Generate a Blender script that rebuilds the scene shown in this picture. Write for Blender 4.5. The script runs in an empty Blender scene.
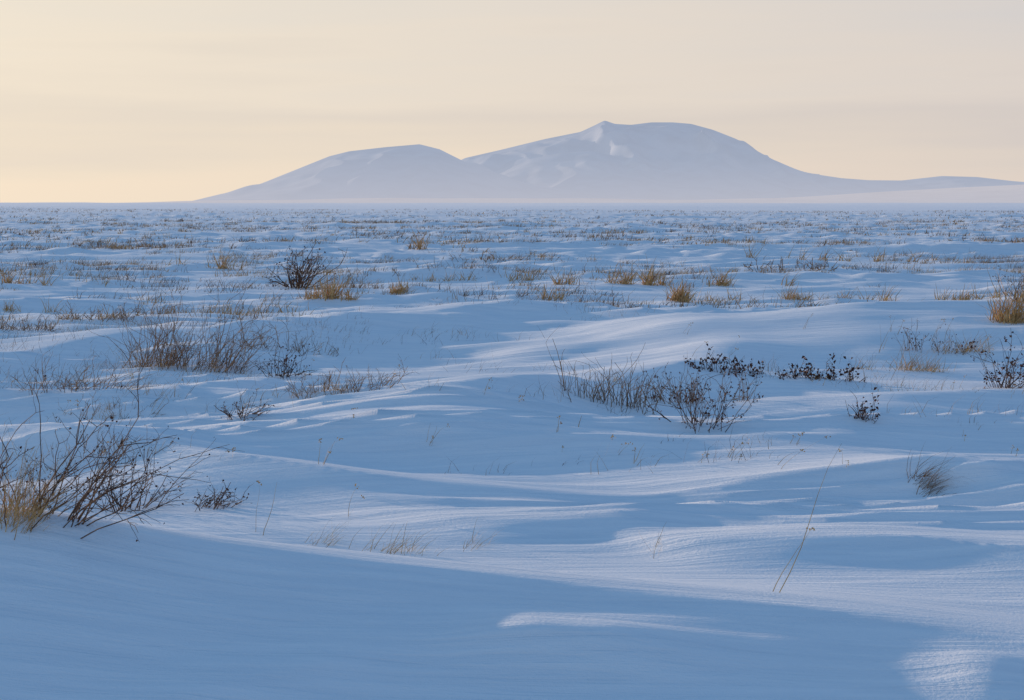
import bpy, math, random
import numpy as np
from mathutils import Vector
random.seed(7); np.random.seed(7)
scene=bpy.context.scene
F=70/36*1024; CAMZ=1.6; TH=math.atan(147/F)
# ---------------------------------------------------------------- noise
rs=np.random.RandomState(11)
PERM=rs.permutation(256); PERM=np.concatenate([PERM,PERM]); ANG=rs.rand(256)*2*np.pi
GX=np.cos(ANG); GY=np.sin(ANG)
def perlin(x,y,s=0):
    x=np.asarray(x,float)+s*17.37; y=np.asarray(y,float)+s*9.71
    xi=np.floor(x); yi=np.floor(y); xf=x-xi; yf=y-yi
    xi=xi.astype(np.int64)&255; yi=yi.astype(np.int64)&255
    u=xf*xf*xf*(xf*(xf*6-15)+10); v=yf*yf*yf*(yf*(yf*6-15)+10)
    def g(ix,iy,dx,dy):
        h=PERM[PERM[ix&255]+(iy&255)]
        return GX[h]*dx+GY[h]*dy
    a=g(xi,yi,xf,yf); b=g(xi+1,yi,xf-1,yf); c=g(xi,yi+1,xf,yf-1); d=g(xi+1,yi+1,xf-1,yf-1)
    return 1.45*((a+(b-a)*u)+((c+(d-c)*u)-(a+(b-a)*u))*v)
def sst(e0,e1,x):
    t=np.clip((x-e0)/(e1-e0),0,1); return t*t*(3-2*t)
def ray(px,py):
    v=np.array([px-512, F*math.cos(TH)+(350-py)*math.sin(TH), -F*math.sin(TH)+(350-py)*math.cos(TH)])
    return v/v[1]
def crest(pts,blur=31):
    X=[];Y=[];Hh=[]
    for px,py,h in pts:
        r=ray(px,py); d=(CAMZ-h)/-r[2]; X.append(r[0]*d);Y.append(d);Hh.append(h)
    o=np.argsort(X); X=np.array(X)[o];Y=np.array(Y)[o];Hh=np.array(Hh)[o]
    xs=np.linspace(X[0]-2,X[-1]+2,600); k=np.hanning(2*blur+1); k/=k.sum()
    f=lambda V: np.convolve(np.pad(np.interp(xs,X,V),blur,'edge'),k,'valid')
    return xs,f(Y),f(Hh)
# crest line, slope length towards the viewer's side, length of far side, wander, foot exponent
RIDGES=[
 (crest([(-100,500,.58),(60,514,.53),(150,535,.45),(300,556,.37),(500,578,.30),(700,600,.25),(900,622,.20),(1024,642,.17),(1200,670,.17)]),2.2,1.8,.03,1.25),
 (crest([(-300,425,.15),(-50,428,.16),(90,436,.17),(200,452,.16),(350,470,.13),(520,490,.07),(680,505,0)]),.9,1.3,.06,1.6),
 (crest([(60,444,0),(200,436,.09),(330,432,.13),(560,436,.16),(760,432,.16),(900,428,.15),(1024,424,.15),(1250,420,.15)]),1.1,2.2,.07,1.6),
 (crest([(180,405,0),(330,402,.15),(450,388,.25),(560,376,.27),(680,374,.15),(780,372,0)]),2.4,2.5,.10,1.5),
 (crest([(400,345,0),(500,338,.1),(600,328,.28),(750,314,.44),(850,306,.52),(1000,303,.52),(1150,305,.5),(1500,307,.4)]),5.5,6,.2,1.5),
 (crest([(-300,355,.18),(0,350,.18),(100,338,.22),(250,325,.30),(330,320,.28),(560,316,.22),(700,310,0)]),3.2,4,.2,1.5),
 (crest([(560,475,0),(690,480,.06),(800,474,.10),(930,468,.14),(1024,474,.15),(1200,480,.15)]),.8,1.6,.05,1.6),
 (crest([(600,536,0),(680,540,.06),(780,538,.08),(900,536,.09),(1024,544,.09),(1200,552,.09)]),.5,.9,.04,1.6),
 (crest([(300,505,0),(480,520,.05),(600,516,.06),(720,508,.05),(880,500,0)]),.5,.9,.04,1.6),
 (crest([(-200,395,.06),(0,398,.09),(120,400,.10),(240,392,.09),(330,384,0)]),1.0,1.4,.07,1.6),
 (crest([(640,398,0),(760,398,.08),(880,396,.11),(1024,392,.12),(1200,390,.12)]),1.2,1.6,.07,1.6),
]
r_=ray(985,678); MD=1.46/-r_[2]; MX=r_[0]*MD
def cpt(px,py,h):
    r=ray(px,py); d=(CAMZ-h)/-r[2]; return r[0]*d,d
LIPX=[];LIPY=[]
for p in [(60,700,.24),(200,666,.25),(340,642,.26),(430,628,.27),(520,619,.29),(610,624,.28),(700,637,.24),(800,648,.2),(900,656,.2)]:
    a,b=cpt(*p); LIPX.append(a);LIPY.append(b)
xs_=np.linspace(LIPX[0]-1,LIPX[-1]+1,300); k_=np.hanning(21);k_/=k_.sum()
ys_=np.convolve(np.pad(np.interp(xs_,LIPX,LIPY),10,'edge'),k_,'valid')
def H(x,y):
    x=np.asarray(x,float); y=np.asarray(y,float)
    z=np.zeros(np.broadcast(x,y).shape)
    near=1-sst(32,48,y)
    for i,((X,Y,Hh),a,b,w,pw) in enumerate(RIDGES):
        c=np.interp(x,X,Y)+w*2*perlin(x/2.9,0*x+.5,i)+w*.6*perlin(x/.8,0*x+.5,i+20)
        h=np.interp(x,X,Hh)*(1+(.03 if i==0 else .25)*perlin(x/1.6,0*x+.3,i+40))
        t=y-c
        f=np.where(t<0,np.clip(1+t/a,0,1)**pw,1-sst(0,1,t/b))
        z=z+h*f*near
    # foreground lip: a low wind-cut edge, flat-topped on its far side
    t=y-np.interp(x,xs_,ys_)-.02*perlin(x/.5,0*x+.2,60)
    hl=.026*sst(-1.9,-.6,x)*(1-sst(.5,1.3,x))+.050*sst(-.35,.10,x)*(1-sst(.25,.80,x))
    z=z+hl*np.where(t<0,np.clip(1+t/.34,0,1)**1.6,1-sst(0,1,t/.46))
    far=sst(24,60,y)
    u=x+.12*y; v=y-.10*x
    z=z+far*.20*perlin(x/38,y/26,3)+far*.15*perlin((x+.2*y)/22,y/7,4)
    z=z+far*(1-sst(300,600,y))*.13*perlin(u/16,v/3.0,22)
    z=z+sst(300,1500,y)*(3.0*perlin(x/900,y/500,5))+sst(120,500,y)*.8*perlin(x/180,y/70,6)+sst(90,300,y)*.35*perlin(x/60,y/22,23)
    wv=v+.30*perlin(u/4.5,v/2.2,7)
    z=z+.080*perlin(u/4.6,wv/1.2,8)*(1-.9*(1-sst(7,11,y)))*(1-sst(200,400,y))
    n=perlin(u/3.4,wv/.42,9); rib=1-np.abs(n)*2
    m=sst(-.15,.45,perlin(u/5,v/2.5,10))*sst(7.2,10,y)
    z=z+.060*np.clip(rib,0,1)**2*m*(1-sst(90,180,y))
    n2=perlin(u/2.0,wv/.19,12)
    z=z+.018*n2*(.2+.8*sst(-.2,.4,perlin(u/3,v/2,13)))*(1-sst(40,80,y))*(.22+.78*sst(7.2,10.5,y))
    n3=perlin(u/1.1,wv/.075,14)
    z=z+.0030*n3*(1-sst(16,30,y))*(.1+.9*sst(-.1,.5,perlin(u/2,v/1.0,15)))*(.2+.8*sst(7.4,10,y))
    # tussocks
    tm=sst(15,30,y)*(1-sst(220,420,y))*sst(-.35,.25,perlin(x/7,y/6,16)+.25*sst(30,60,y))
    t1=np.clip(perlin(x/1.0,y/.7,17)+.02,0,1)
    t2=np.clip(perlin(u/4.5,v/1.1,18),0,1)
    z=z+tm*(.11*t1+.20*t2)
    z=z+.06*sst(.1,.9,perlin(u/1.8,v/.8,19))*sst(11,16,y)*(1-sst(40,60,y))
    z=z+.03*np.exp(-(((x-MX)/.16)**2+((y-MD)/.22)**2)*(1+.5*perlin(x/.2,y/.2,50)))
    return z*sst(-6,3,y)
# ---------------------------------------------------------------- mesh util
def mk(name,verts,faces,mats,midx=None):
    me=bpy.data.meshes.new(name); me.from_pydata(verts,[],faces)
    for m in mats: me.materials.append(m)
    if midx is not None: me.polygons.foreach_set("material_index",np.array(midx,dtype=np.int32))
    me.update(); ob=bpy.data.objects.new(name,me); scene.collection.objects.link(ob); return ob
def grid_mesh(name,XX,YY,ZZ,mat):
    nr,nc=XX.shape
    co=np.stack([XX,YY,ZZ],-1).reshape(-1,3).astype(np.float32)
    i=np.arange(nr*nc).reshape(nr,nc)
    q=np.stack([i[:-1,:-1],i[:-1,1:],i[1:,1:],i[1:,:-1]],-1).reshape(-1,4).astype(np.int32)
    me=bpy.data.meshes.new(name); me.vertices.add(len(co)); me.vertices.foreach_set("co",co.ravel())
    me.loops.add(q.size); me.loops.foreach_set("vertex_index",q.ravel())
    me.polygons.add(len(q)); me.polygons.foreach_set("loop_start",np.arange(0,q.size,4,dtype=np.int32))
    me.polygons.foreach_set("loop_total",np.full(len(q),4,dtype=np.int32))
    me.polygons.foreach_set("use_smooth",np.ones(len(q),bool))
    me.update(calc_edges=True); me.materials.append(mat)
    ob=bpy.data.objects.new(name,me); scene.collection.objects.link(ob); return ob
# ---------------------------------------------------------------- materials
def newmat(name):
    m=bpy.data.materials.new(name); m.use_nodes=True; nt=m.node_tree
    try: m.cycles.emission_sampling='NONE'
    except Exception: pass
    return m,nt,nt.nodes["Principled BSDF"]
def N(nt,t,**k):
    n=nt.nodes.new(t)
    for a,b in k.items(): setattr(n,a,b)
    return n
def snow_mat():
    m,nt,p=newmat("wind_packed_snow_painted_haze")
    geo=N(nt,"ShaderNodeNewGeometry")
    mp=N(nt,"ShaderNodeMapping"); mp.inputs["Scale"].default_value=(.8,8,3); mp.inputs["Rotation"].default_value=(0,0,math.radians(-6))
    nt.links.new(geo.outputs["Position"],mp.inputs[0])
    n1=N(nt,"ShaderNodeTexNoise"); n1.inputs["Scale"].default_value=1.8; n1.inputs["Detail"].default_value=4; n1.inputs["Roughness"].default_value=.6; n1.inputs["Distortion"].default_value=.5
    nt.links.new(mp.outputs[0],n1.inputs["Vector"])
    n2=N(nt,"ShaderNodeTexNoise"); n2.inputs["Scale"].default_value=60; n2.inputs["Detail"].default_value=3; n2.inputs["Roughness"].default_value=.65
    nt.links.new(geo.outputs["Position"],n2.inputs["Vector"])
    b1=N(nt,"ShaderNodeBump"); b1.inputs["Strength"].default_value=.7; b1.inputs["Distance"].default_value=.018
    b2=N(nt,"ShaderNodeBump"); b2.inputs["Strength"].default_value=.7; b2.inputs["Distance"].default_value=.004
    nt.links.new(n1.outputs["Fac"],b1.inputs["Height"]); nt.links.new(n2.outputs["Fac"],b2.inputs["Height"])
    nt.links.new(b1.outputs[0],b2.inputs["Normal"]); nt.links.new(b2.outputs[0],p.inputs["Normal"])
    r=N(nt,"ShaderNodeValToRGB"); r.color_ramp.elements[0].color=(.78,.815,.85,1); r.color_ramp.elements[1].color=(.91,.915,.92,1)
    r.color_ramp.elements[0].position=.3; r.color_ramp.elements[1].position=.7
    nt.links.new(n1.outputs["Fac"],r.inputs[0]); nt.links.new(r.outputs[0],p.inputs["Base Color"])
    p.inputs["Roughness"].default_value=.55; p.inputs["Specular IOR Level"].default_value=.2
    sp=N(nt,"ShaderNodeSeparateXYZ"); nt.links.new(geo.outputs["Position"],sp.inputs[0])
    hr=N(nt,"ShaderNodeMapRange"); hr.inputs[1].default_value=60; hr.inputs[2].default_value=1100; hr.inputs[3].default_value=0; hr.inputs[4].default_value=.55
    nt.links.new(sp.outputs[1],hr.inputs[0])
    e=N(nt,"ShaderNodeEmission"); e.inputs[0].default_value=(.49,.53,.65,1)  # distance haze painted on as a bluish glow, stronger with world Y
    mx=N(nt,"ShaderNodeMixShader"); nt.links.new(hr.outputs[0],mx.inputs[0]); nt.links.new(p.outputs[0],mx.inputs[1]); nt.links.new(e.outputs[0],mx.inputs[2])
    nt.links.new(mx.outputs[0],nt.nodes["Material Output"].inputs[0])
    return m
def plant_mat(name,c1,c2,sc=12):
    m,nt,p=newmat(name)
    geo=N(nt,"ShaderNodeNewGeometry"); n=N(nt,"ShaderNodeTexNoise"); n.inputs["Scale"].default_value=sc; n.inputs["Detail"].default_value=2
    nt.links.new(geo.outputs["Position"],n.inputs["Vector"])
    r=N(nt,"ShaderNodeValToRGB"); r.color_ramp.elements[0].position=.35; r.color_ramp.elements[1].position=.65
    r.color_ramp.elements[0].color=(*c1,1); r.color_ramp.elements[1].color=(*c2,1)
    nt.links.new(n.outputs["Fac"],r.inputs[0]); nt.links.new(r.outputs[0],p.inputs["Base Color"]); p.inputs["Roughness"].default_value=.8
    p.inputs["Specular IOR Level"].default_value=.2
    return m
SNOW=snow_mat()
M_DARK=plant_mat("dark_twig_bark",(.05,.026,.018),(.17,.09,.055))
M_GREY=plant_mat("grey_twig_bark",(.14,.08,.048),(.34,.21,.12))
M_TAN=plant_mat("dry_grass",(.34,.20,.08),(.66,.43,.19))
M_LEAF=plant_mat("withered_leaf",(.035,.016,.014),(.14,.055,.035),30)
M_FAR=plant_mat("frosted_dry_grass",(.18,.10,.05),(.50,.32,.15),1.3)
MATS=[M_DARK,M_GREY,M_TAN,M_LEAF,M_FAR]
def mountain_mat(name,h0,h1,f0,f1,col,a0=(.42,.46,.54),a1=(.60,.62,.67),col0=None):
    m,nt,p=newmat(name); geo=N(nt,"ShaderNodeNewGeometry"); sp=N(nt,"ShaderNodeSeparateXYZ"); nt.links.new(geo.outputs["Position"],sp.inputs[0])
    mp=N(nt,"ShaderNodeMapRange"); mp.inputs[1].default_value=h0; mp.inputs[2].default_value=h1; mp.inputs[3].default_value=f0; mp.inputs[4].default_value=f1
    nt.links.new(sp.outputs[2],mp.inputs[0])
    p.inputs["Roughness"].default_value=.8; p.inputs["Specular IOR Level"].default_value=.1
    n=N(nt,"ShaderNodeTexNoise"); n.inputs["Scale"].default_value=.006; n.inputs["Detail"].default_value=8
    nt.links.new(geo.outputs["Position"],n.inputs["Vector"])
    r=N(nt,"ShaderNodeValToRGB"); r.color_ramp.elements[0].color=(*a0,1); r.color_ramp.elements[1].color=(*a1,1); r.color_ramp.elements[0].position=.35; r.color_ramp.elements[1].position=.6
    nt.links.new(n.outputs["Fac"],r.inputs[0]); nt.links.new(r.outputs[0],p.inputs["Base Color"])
    e=N(nt,"ShaderNodeEmission")  # aerial haze painted into the surface as emission, graded by height
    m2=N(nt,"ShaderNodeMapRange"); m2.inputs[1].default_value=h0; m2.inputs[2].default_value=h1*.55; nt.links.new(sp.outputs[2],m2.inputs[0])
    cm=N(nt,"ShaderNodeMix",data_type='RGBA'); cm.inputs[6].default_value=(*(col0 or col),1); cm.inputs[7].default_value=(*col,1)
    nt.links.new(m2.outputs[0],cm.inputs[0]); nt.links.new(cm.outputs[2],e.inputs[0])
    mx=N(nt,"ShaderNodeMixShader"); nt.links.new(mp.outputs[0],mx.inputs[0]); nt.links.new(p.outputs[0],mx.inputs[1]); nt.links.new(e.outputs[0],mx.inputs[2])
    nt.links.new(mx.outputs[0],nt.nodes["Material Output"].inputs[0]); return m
M_MTN=mountain_mat("snow_mountain_painted_haze",0,600,.88,.68,(.43,.475,.585),a0=(.40,.44,.51),a1=(.64,.65,.69),col0=(.52,.53,.61))
# ---------------------------------------------------------------- ground
q0=1.0048
ys=list(np.linspace(-25,3.5,20))+list(3.8*q0**np.arange(0,int(math.log(300/3.8)/math.log(q0))))
y=ys[-1]; g=q0
while y<45000:
    g=min(g*1.0007,1.06); y*=g; ys.append(y)
ys=np.array(ys); t=np.linspace(-1,1,860)
hw=np.where(ys>3,.33*ys+3.5,.33*3+3.5+(3-ys)*.8)
XX=t[None,:]*hw[:,None]; XX=np.where(ys[:,None]>2000,XX*(1+(ys[:,None]-2000)/20000),XX); YY=np.repeat(ys[:,None],len(t),1)
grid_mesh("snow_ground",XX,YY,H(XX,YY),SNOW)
# ---------------------------------------------------------------- mountains
def prof(pts,D):
    X=[(p[0]-512)/F*D for p in pts]; Z=[(203-p[1])/F*D for p in pts]; return np.array(X),np.array(Z)
def mountain(name,layers,x0,x1,y0,y1,nx,ny):
    X,Y=np.meshgrid(np.linspace(x0,x1,nx),np.linspace(y0,y1,ny)); Z=np.full(X.shape,-20.)
    for pts,D,fr,bk,gul,s,pw in layers:
        px,pz=prof(pts,D); xs=np.linspace(x0,x1,1500); zs=np.interp(xs,px,pz); k=np.hanning(11);k/=k.sum(); zs=np.convolve(np.pad(zs,5,'edge'),k,'valid')
        warp=180*perlin(X/1500,Y/1500,s)+90*perlin(X/500,Y/500,s+1)
        dy=Y-D; tt=np.where(dy<0,-dy/fr,dy/bk)
        w=np.clip(1-np.clip(tt,0,1),0,1)**pw
        off=sst(0,.3,tt)
        h=np.interp(X+warp*off,xs,zs)
        rn=1-2*np.abs(perlin(X/420+.4*perlin(X/300,Y/300,s+5),Y/1500,s+2)); rn2=perlin(X/170,Y/420,s+3)
        hh=h*w*(1+off*(gul*rn+gul*.45*rn2)*(1-w*.4))
        Z=np.maximum(Z,hh-8)
    e=np.minimum(1,np.minimum(sst(x0,x0+300,X),1-sst(x1-300,x1,X)))
    Z=Z*e-(1-e)*20
    return grid_mesh(name,X,Y,Z,M_MTN)
A=[(185,203),(205,201),(228,194),(250,187),(300,167),(330,155),(350,150),(385,146),(420,143),(440,148),(462,159),(490,171),(530,183),(600,193),(700,203)]
B=[(380,203),(430,175),(465,157),(500,149),(545,138),(580,131),(593,125),(604,119.5),(614,123),(630,124),(650,121.5),(672,121.5),(690,123),(712,129),(735,138),(765,155),(785,165),(800,171),(840,177),(880,180),(920,186),(1000,200),(1100,203)]
B2=[(440,203),(480,188),(505,170),(530,158),(560,152),(590,150),(640,160),(700,180),(760,195),(800,203)]
C=[(760,203),(800,188),(850,179),(900,179.5),(940,175),(975,176),(1010,180),(1060,184),(1150,192),(1250,203)]
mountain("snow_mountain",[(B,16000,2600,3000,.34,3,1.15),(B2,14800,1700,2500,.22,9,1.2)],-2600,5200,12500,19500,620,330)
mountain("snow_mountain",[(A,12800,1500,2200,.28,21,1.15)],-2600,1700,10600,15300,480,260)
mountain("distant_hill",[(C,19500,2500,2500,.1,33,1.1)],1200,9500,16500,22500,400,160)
AP=[(150,203),(230,200),(400,197.5),(600,198),(700,199.5),(780,198),(860,193),(950,188),(1024,184),(1150,179),(1300,177),(1500,190),(1700,203)]
X,Y=np.meshgrid(np.linspace(-2500,6800,500),np.linspace(5600,12500,220))
px,pz=prof(AP,10500); zz=np.interp(X,px,pz); k=1-np.clip((10500-Y)/4700,0,1); k2=1-sst(10500,12400,Y)
Z=zz*k**1.3*k2+6*perlin(X/600,Y/500,41)*k*k2-1.5-3*(1-k)
grid_mesh("snowfield_slope",X,Y,Z,mountain_mat("snowfield_painted_haze",0,150,.55,.65,(.68,.62,.62),(.74,.75,.78),(.84,.84,.86)))  # pale pinkish haze is a glow mixed into the slope's own material
# ---------------------------------------------------------------- placement on terrain
def ground(px,py):
    r=ray(px,py); d=4*1.0012**np.arange(4200); z=CAMZ+r[2]*d; h=H(r[0]*d,d)
    i=np.argmax(z<h) if (z<h).any() else len(d)-1
    return r[0]*d[i],d[i],h[i]
class Acc:
    def __init__(s): s.v=[];s.f=[];s.m=[]
    def tube(s,pts,r0,r1,mi,n=3):
        b=len(s.v); L=len(pts)
        for i,p in enumerate(pts):
            q=pts[min(i+1,L-1)]-pts[max(i-1,0)]; q=q.normalized() if q.length>1e-9 else Vector((0,0,1))
            a=q.orthogonal().normalized(); c=q.cross(a); r=r0+(r1-r0)*i/(L-1)
            for k in range(n):
                t=2*math.pi*k/n; s.v.append(tuple(p+a*math.cos(t)*r+c*math.sin(t)*r))
        for i in range(L-1):
            for k in range(n):
                s.f.append((b+i*n+k,b+i*n+(k+1)%n,b+(i+1)*n+(k+1)%n,b+(i+1)*n+k)); s.m.append(mi)
    def blade(s,pts,w,mi):
        b=len(s.v); t=random.uniform(0,math.pi); o=Vector((math.cos(t),math.sin(t)*.6,0)); L=len(pts)
        for i,p in enumerate(pts):
            ww=w*(1-.8*i/(L-1)); s.v.append(tuple(p-o*ww)); s.v.append(tuple(p+o*ww))
        for i in range(L-1): s.f.append((b+2*i,b+2*i+1,b+2*i+3,b+2*i+2)); s.m.append(mi)
    def leaf(s,p,r,mi=3):
        a=Vector([random.gauss(0,1) for _ in range(3)]).normalized(); c=a.orthogonal().normalized(); d=a.cross(c)
        b=len(s.v); L=r*random.uniform(.8,1.5)
        P=[p,p+a*L*.5+c*r*.5+d*r*.25,p+a*L*.5-c*r*.5+d*r*.25,p+a*L,p+a*L*.55]
        s.v+= [tuple(q) for q in P]; s.f+=[(b,b+1,b+4),(b,b+4,b+2),(b+4,b+1,b+3),(b+4,b+3,b+2)]; s.m+=[mi]*4
def path(p,d,L,n,jit,droop=0.,lean=Vector((0,0,0))):
    pts=[p.copy()]; d=d.normalized()
    for i in range(n):
        d=(d+Vector([random.gauss(0,jit) for _ in range(3)])+Vector((0,0,-droop))+lean).normalized(); p=p+d*(L/n); pts.append(p.copy())
    return pts,d
def shrub(name,x0,x1,yb,h,stems,mi=0,leaves=0,lr=.018,r=.003,depth=2,lean=.0,spread=.35,sub=3,uni=False):
    cx,cy,cz=ground((x0+x1)/2,yb); w=(x1-x0)/F*cy; A=Acc(); org=Vector((cx,cy,0))
    def grow(p,d,L,rr,lev):
        pts,dd=path(p,d,L,4,.17)
        A.tube(pts,rr,rr*.45,mi)
        if leaves and lev==0 and random.random()<.75:
            for _ in range(random.randint(1,leaves)):
                A.leaf(pts[-1]+Vector([random.gauss(0,lr*.55) for _ in range(3)]),lr*random.uniform(.5,1.2))
        if lev>0:
            for _ in range(random.randint(1,sub)):
                q=random.choice(pts[1:]); e=(dd+Vector([random.gauss(0,.55),random.gauss(0,.55),random.gauss(.05,.35)])).normalized()
                grow(q,e,L*random.uniform(.3,.55),rr*.62,lev-1)
    # stems rise from a few irregular clumps so the outline is uneven
    nc=max(5,int(stems/8)); cl=[((j+random.uniform(.1,.9))/nc*.9-.45,random.uniform(.5,1.15)) for j in range(nc)]
    for i in range(stems):
        hs=1
        if uni:
            cc,hs=random.choice(cl); ox=(cc+random.gauss(0,.05))*w
        else: ox=random.gauss(0,.17)*w
        oy=random.gauss(0,.10)*w; ox=max(-w*.5,min(w*.5,ox))
        d=Vector((ox/max(w,.01)*spread*3*(.5 if uni else 1)+lean+random.gauss(0,spread*.7),random.gauss(0,spread*.6),1))
        if not uni: ox*=.55
        gz=float(H(cx+ox,cy+oy))
        grow(Vector((ox,oy,gz-.03)),d,h*hs*random.uniform(.35,.95),r*random.uniform(.6,1.2),depth)
    ob=mk(name,A.v,A.f,MATS,midx=A.m); ob.location=org; return ob
def tuft(name,x0,x1,yb,h,n,mi=2,lean=0.,w=.0022,spread=.45,droop=.08,rootw=.35,seed_heads=0):
    cx,cy,cz=ground((x0+x1)/2,yb); W=(x1-x0)/F*cy; A=Acc()
    cl=[(random.gauss(0,rootw*.6)*W,random.uniform(.5,1.15)) for _ in range(max(1,int(W/.16)))] if n>40 else [(0,1)]
    for i in range(n):
        if len(cl)>1:
            cc,hs=random.choice(cl); ox=cc+random.gauss(0,.06)
        else: ox=random.gauss(0,rootw*.5)*W; hs=1
        oy=random.gauss(0,.06); gz=float(H(cx+ox,cy+oy))
        d=Vector((random.gauss(lean,spread),random.gauss(0,spread*.6),1)); L=h*hs*random.uniform(.35,1.15)
        pts,_=path(Vector((ox,oy,gz-.02)),d,L,6,.11,droop*random.uniform(.2,1.6),Vector((lean*.12,0,0)))
        A.blade(pts,w*random.uniform(.6,1.2),mi)
        if seed_heads and random.random()<seed_heads:
            for _ in range(5): A.leaf(pts[-1]+Vector([random.gauss(0,.006) for _ in range(3)]),.010,mi)
    ob=mk(name,A.v,A.f,MATS,midx=A.m); ob.location=(cx,cy,0); return ob
S="dwarf_shrub"; G="dry_grass_tuft"; K="dry_stalk"
shrub(S,640,760,425,.40,34,0,3,.016,.0034,2,.10,.62,3)
shrub(S,660,755,402,.30,44,1,3,.017,.0030,1,.1,.4,3,True)
shrub(S,558,655,402,.46,90,1,0,.02,.0034,1,.0,.16,2,True)
shrub(S,640,700,402,.34,44,1,1,.014,.0034,2,.0,.22,3,True)
shrub(S,690,762,372,.17,50,0,4,.026,.0040,1,.0,.3,3,True)
shrub(S,774,856,378,.19,54,0,4,.026,.0040,1,.0,.45,3,True)
shrub(S,840,886,420,.18,22,0,4,.020,.0034,1,0,.3,3,False)
shrub(S,976,1034,388,.42,30,0,4,.024,.0040,2,0,.5)
shrub(S,264,332,287,.80,44,0,1,.035,.011,2,.05,.75,3)
shrub(S,125,250,366,.76,170,1,0,.02,.0037,2,.3,.5,3,True)
shrub(S,210,272,416,.22,24,0,1,.012,.0040,2,.1,1.0)
shrub(S,250,320,376,.34,30,0,2,.018,.0042,2,.2,.8)
shrub(S,285,395,392,.28,80,1,0,.02,.0030,2,.3,.7,3,True)
shrub(S,75,180,510,.42,30,0,2,.011,.0033,2,.25,.7)
shrub(S,165,250,508,.20,22,0,2,.011,.0032,2,.8,.8)
shrub(S,-60,90,514,.52,44,0,1,.010,.0030,2,.45,.65,3,True)
shrub(S,-20,100,500,.32,32,0,2,.010,.0028,2,.4,.7,3,True)
shrub(S,20,140,460,.28,30,1,0,.011,.0026,2,.3,.6,3,True)
shrub(S,65,135,320,.30,60,1,0,.02,.0050,2,.1,.8,3,True)
shrub(S,25,125,388,.36,70,1,0,.02,.0030,2,.4,.7,3,True)
shrub(S,50,155,416,.18,50,1,0,.02,.0024,2,.3,.8,3,True)
shrub(S,-20,60,330,.28,60,1,0,.02,.0048,2,.2,.8,3,True)
shrub(S,240,350,352,.32,60,1,0,.02,.0034,2,.3,.7,3,True)
shrub(S,1000,1040,300,.35,26,1,1,.02,.006,2)
shrub(S,900,960,352,.28,30,1,1,.016,.0034,2,.2,.5,3,True)
shrub(S,440,560,262,.4,40,1,0,.02,.012,2,.2,.8,3,True)
shrub(S,740,850,270,.4,44,1,0,.02,.012,2,.2,.8,3,True)
tuft(G,-20,50,518,.28,280,2,.35,.0017,.6)
tuft(G,300,340,543,.18,46,2,.7,.0018)
tuft(G,350,434,552,.25,90,2,.55,.0018,.5,.08,.5)
tuft(G,454,488,548,.17,26,2,.6,.0017)
tuft(G,646,666,552,.14,12,2,.2,.0017)
tuft(G,900,940,486,.24,220,1,.9,.0024,.45,.14,.35)
tuft(G,665,700,301,.40,240,2,.1,.009)
tuft(G,985,1036,322,.50,260,2,.2,.006)
tuft(G,315,362,299,.44,240,2,.1,.009)
tuft(G,374,412,293,.34,160,2,.1,.009)
tuft(G,860,950,370,.28,240,2,.3,.003,.6,.08,.6)
tuft(G,930,1010,352,.26,170,2,.3,.003,.6,.08,.7)
tuft(G,590,650,384,.16,50,2,.2,.0025)
tuft(G,410,520,280,.28,180,2,.2,.009,.5,.1,.6)
tuft(G,575,650,284,.55,280,2,.1,.010,.5,.1,.7)
tuft(G,85,140,415,.16,60,2,.3,.002,.6,.1,.7)
tuft(G,740,865,300,.34,320,2,.2,.007,.5,.1,.7)
tuft(G,300,370,392,.20,100,2,.3,.0024,.6,.1,.7)
tuft(G,940,1000,300,.34,170,2,.2,.008,.5,.1,.7)
tuft(G,405,425,249,.8,60,4,0,.016)
tuft(G,0,40,312,.3,90,2,.2,.006,.5,.1,.7)
tuft(G,540,575,300,.3,70,2,.2,.008,.5,.1,.7)
tuft(G,170,240,368,.3,100,2,.3,.003,.6,.1,.7)
tuft(G,70,130,318,.28,130,2,.3,.005,.6,.1,.7)
tuft(G,700,760,285,.40,130,2,.2,.009,.5,.1,.7)
tuft(G,0,60,284,.45,120,2,.2,.010,.5,.1,.7)
tuft(G,820,900,262,.6,120,2,.2,.014,.5,.1,.7)
tuft(G,180,240,268,.5,90,2,.2,.012,.5,.1,.7)
def stalk(px,py,h,lean,n=1,w=.0026):
    tuft(K,px-6,px+6,py,h,n,2,lean,w,.05,.01,.5,.8)
ST=[(250,536,.36,.12,1),(262,536,.28,.25,1),(775,592,.62,.16,2,.0028),(778,468,.44,.6,2,.0034),(844,466,.10,.0,2),(555,430,.20,.1,2,.004),(577,428,.15,.0,1,.004),(155,412,.36,.3,3,.003),(100,470,.36,.3,3),
          (700,460,.08,.4,2),(965,440,.08,.2,2),(345,520,.22,.3,2),(1010,455,.1,.2,2),(515,402,.12,.6,3,.004),(385,385,.2,.4,3),(935,340,.25,.2,4),(880,350,.3,.1,3),(480,390,.1,.4,3)]
rr=random.Random(3)
for _ in range(34): ST.append((rr.uniform(0,1020),rr.uniform(325,470),rr.uniform(.08,.24),rr.uniform(.1,.6),rr.randint(1,4)))
for a in ST: stalk(*a)
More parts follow.
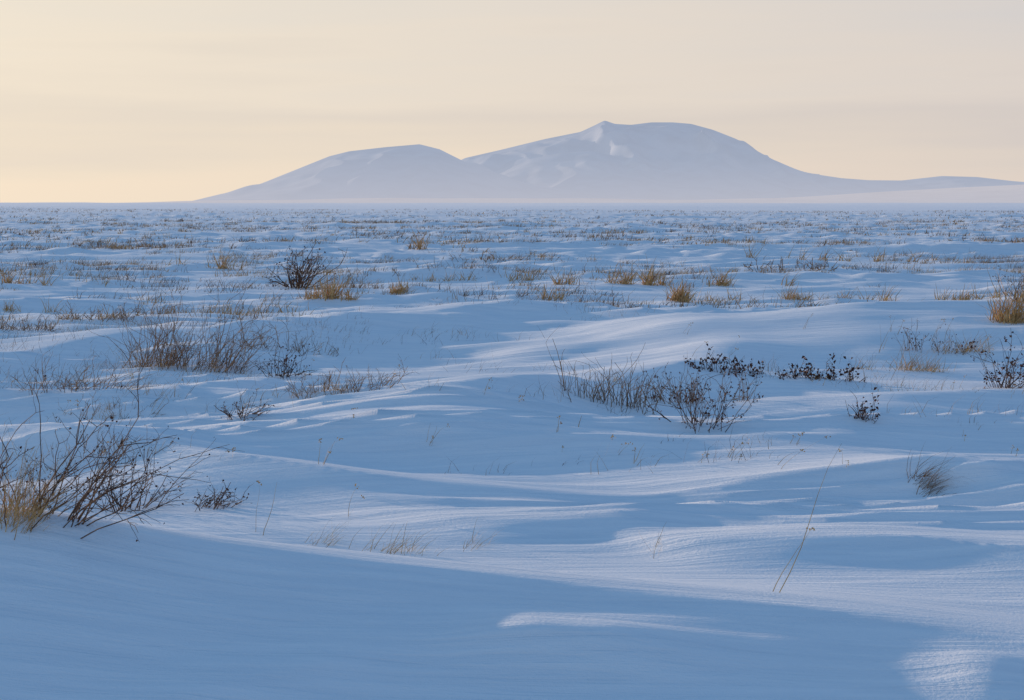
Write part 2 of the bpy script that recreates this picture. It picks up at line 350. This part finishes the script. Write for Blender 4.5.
# ---------------------------------------------------------------- scattered tundra grass (one mass)
A=Acc()
def scatter(n,y0,y1,blades,hh,ww,thr,left=0):
    yy=np.sqrt(np.random.uniform(y0**2,y1**2,n)); xx=np.random.uniform(-1,1,n)*(.30*yy+1)
    tus=perlin(xx/1.0,yy/.7,17); den=perlin(xx/7,yy/6,16); den2=perlin(xx/2.2,yy/1.4,30)
    if y0>20: den=perlin(xx/9,yy/10,16); den2=perlin(xx/2.6,yy/3.2,30)
    keep=(tus*.35+den*.8+den2*.8+np.random.uniform(-.2,.2,n)-left*np.clip(xx/yy*5,-1,1)*.25)>thr
    xx=xx[keep];yy=yy[keep];zz=H(xx,yy)
    mat_n=perlin(xx/5,yy/5,31)
    for x,y,z,mn in zip(xx,yy,zz,mat_n):
        mi=random.choice([1,1,4,0,4] if mn<-.05 else [4,2,1,4,2]); s=random.uniform(.35,1.4)
        for b in range(random.randint(blades//2,blades)):
            ox=random.gauss(0,.12*s); d=Vector((random.gauss(.25,.6),random.gauss(0,.35),1))
            p=Vector((x+ox,y+random.gauss(0,.07),z-.02)); L=hh*s*random.uniform(.4,1.1)
            q=p+d.normalized()*L*.55; e=q+(d+Vector((.25,0,-.6))).normalized()*L*.45
            A.blade([p,q,e],ww*random.uniform(.6,1.2),mi)
scatter(2800,11.5,26,13,.18,.0018,.30,1)
scatter(13000,24,70,14,.23,.0058,.24)
scatter(21000,60,160,8,.28,.015,.20)
scatter(24000,150,420,4,.32,.032,.18)
mk("tundra_grass",A.v,A.f,MATS,midx=A.m)
# ---------------------------------------------------------------- light
EL=math.radians(6.6); AZ=math.radians(-47)
sd=Vector((math.sin(AZ)*math.cos(EL),math.cos(AZ)*math.cos(EL),math.sin(EL)))
L=bpy.data.lights.new("sun","SUN"); L.energy=5; L.angle=math.radians(.6); L.color=(1,.77,.58)
lo=bpy.data.objects.new("sun",L); lo.rotation_euler=sd.to_track_quat('Z','Y').to_euler(); scene.collection.objects.link(lo)
w=bpy.data.worlds.new("World"); scene.world=w; w.use_nodes=True; nt=w.node_tree; bg=nt.nodes["Background"]
sky=N(nt,"ShaderNodeTexSky"); sky.sky_type='NISHITA'; sky.sun_disc=False; sky.sun_elevation=EL; sky.sun_rotation=AZ; sky.dust_density=1.5
tc=N(nt,"ShaderNodeTexCoord"); sp=N(nt,"ShaderNodeSeparateXYZ"); nt.links.new(tc.outputs["Generated"],sp.inputs[0])
rp=N(nt,"ShaderNodeValToRGB"); cr=rp.color_ramp
stops=[(0,(9.3,8.0,6.7)),(.02,(8.8,7.75,6.65)),(.045,(8.1,7.3,6.6)),(.07,(8.8,7.85,6.9)),(.11,(8.1,7.6,7.1)),(.2,(4.2,5.3,6.8)),(.4,(1.75,3.35,5.95)),(1,(1.0,2.6,5.2))]
while len(cr.elements)<len(stops): cr.elements.new(.5)
for e,(p_,c) in zip(cr.elements,stops): e.position=p_; e.color=(*[q/10 for q in c],1)
mp=N(nt,"ShaderNodeMapping"); mp.inputs["Scale"].default_value=(1.5,1.5,20); nt.links.new(tc.outputs["Generated"],mp.inputs[0])
no=N(nt,"ShaderNodeTexNoise"); no.inputs["Scale"].default_value=1.6; no.inputs["Detail"].default_value=4; nt.links.new(mp.outputs[0],no.inputs["Vector"])
mr=N(nt,"ShaderNodeMapRange"); mr.inputs[1].default_value=.3; mr.inputs[2].default_value=.7; mr.inputs[3].default_value=-.03; mr.inputs[4].default_value=.03; nt.links.new(no.outputs["Fac"],mr.inputs[0])
ad=N(nt,"ShaderNodeMath",operation='ADD'); nt.links.new(sp.outputs[2],ad.inputs[0]); nt.links.new(mr.outputs[0],ad.inputs[1]); nt.links.new(ad.outputs[0],rp.inputs[0])
mr2=N(nt,"ShaderNodeMapRange"); mr2.inputs[1].default_value=-.3; mr2.inputs[2].default_value=.35; nt.links.new(sp.outputs[0],mr2.inputs[0])
tint=N(nt,"ShaderNodeMix",data_type='RGBA'); tint.inputs[6].default_value=(1.03,1.02,.96,1); tint.inputs[7].default_value=(.82,.83,.90,1); nt.links.new(mr2.outputs[0],tint.inputs[0])
mul=N(nt,"ShaderNodeMix",data_type='RGBA',blend_type='MULTIPLY'); mul.inputs[0].default_value=1; nt.links.new(rp.outputs[0],mul.inputs[6]); nt.links.new(tint.outputs[2],mul.inputs[7])
sc=N(nt,"ShaderNodeVectorMath",operation='SCALE'); sc.inputs[3].default_value=10; nt.links.new(mul.outputs[2],sc.inputs[0])
mx=N(nt,"ShaderNodeMix",data_type='RGBA'); mx.inputs[0].default_value=.92; nt.links.new(sky.outputs[0],mx.inputs[6]); nt.links.new(sc.outputs[0],mx.inputs[7])
nt.links.new(mx.outputs[2],bg.inputs[0]); bg.inputs[1].default_value=.1
# ---------------------------------------------------------------- camera
c=bpy.data.cameras.new("camera"); c.lens=70; c.sensor_width=36; c.clip_start=.1; c.clip_end=100000
co=bpy.data.objects.new("camera",c); co.location=(0,0,CAMZ); co.rotation_euler=(math.pi/2-TH,0,0); scene.collection.objects.link(co); scene.camera=co
scene.view_settings.view_transform='Standard'; scene.view_settings.look='None'; scene.view_settings.exposure=0
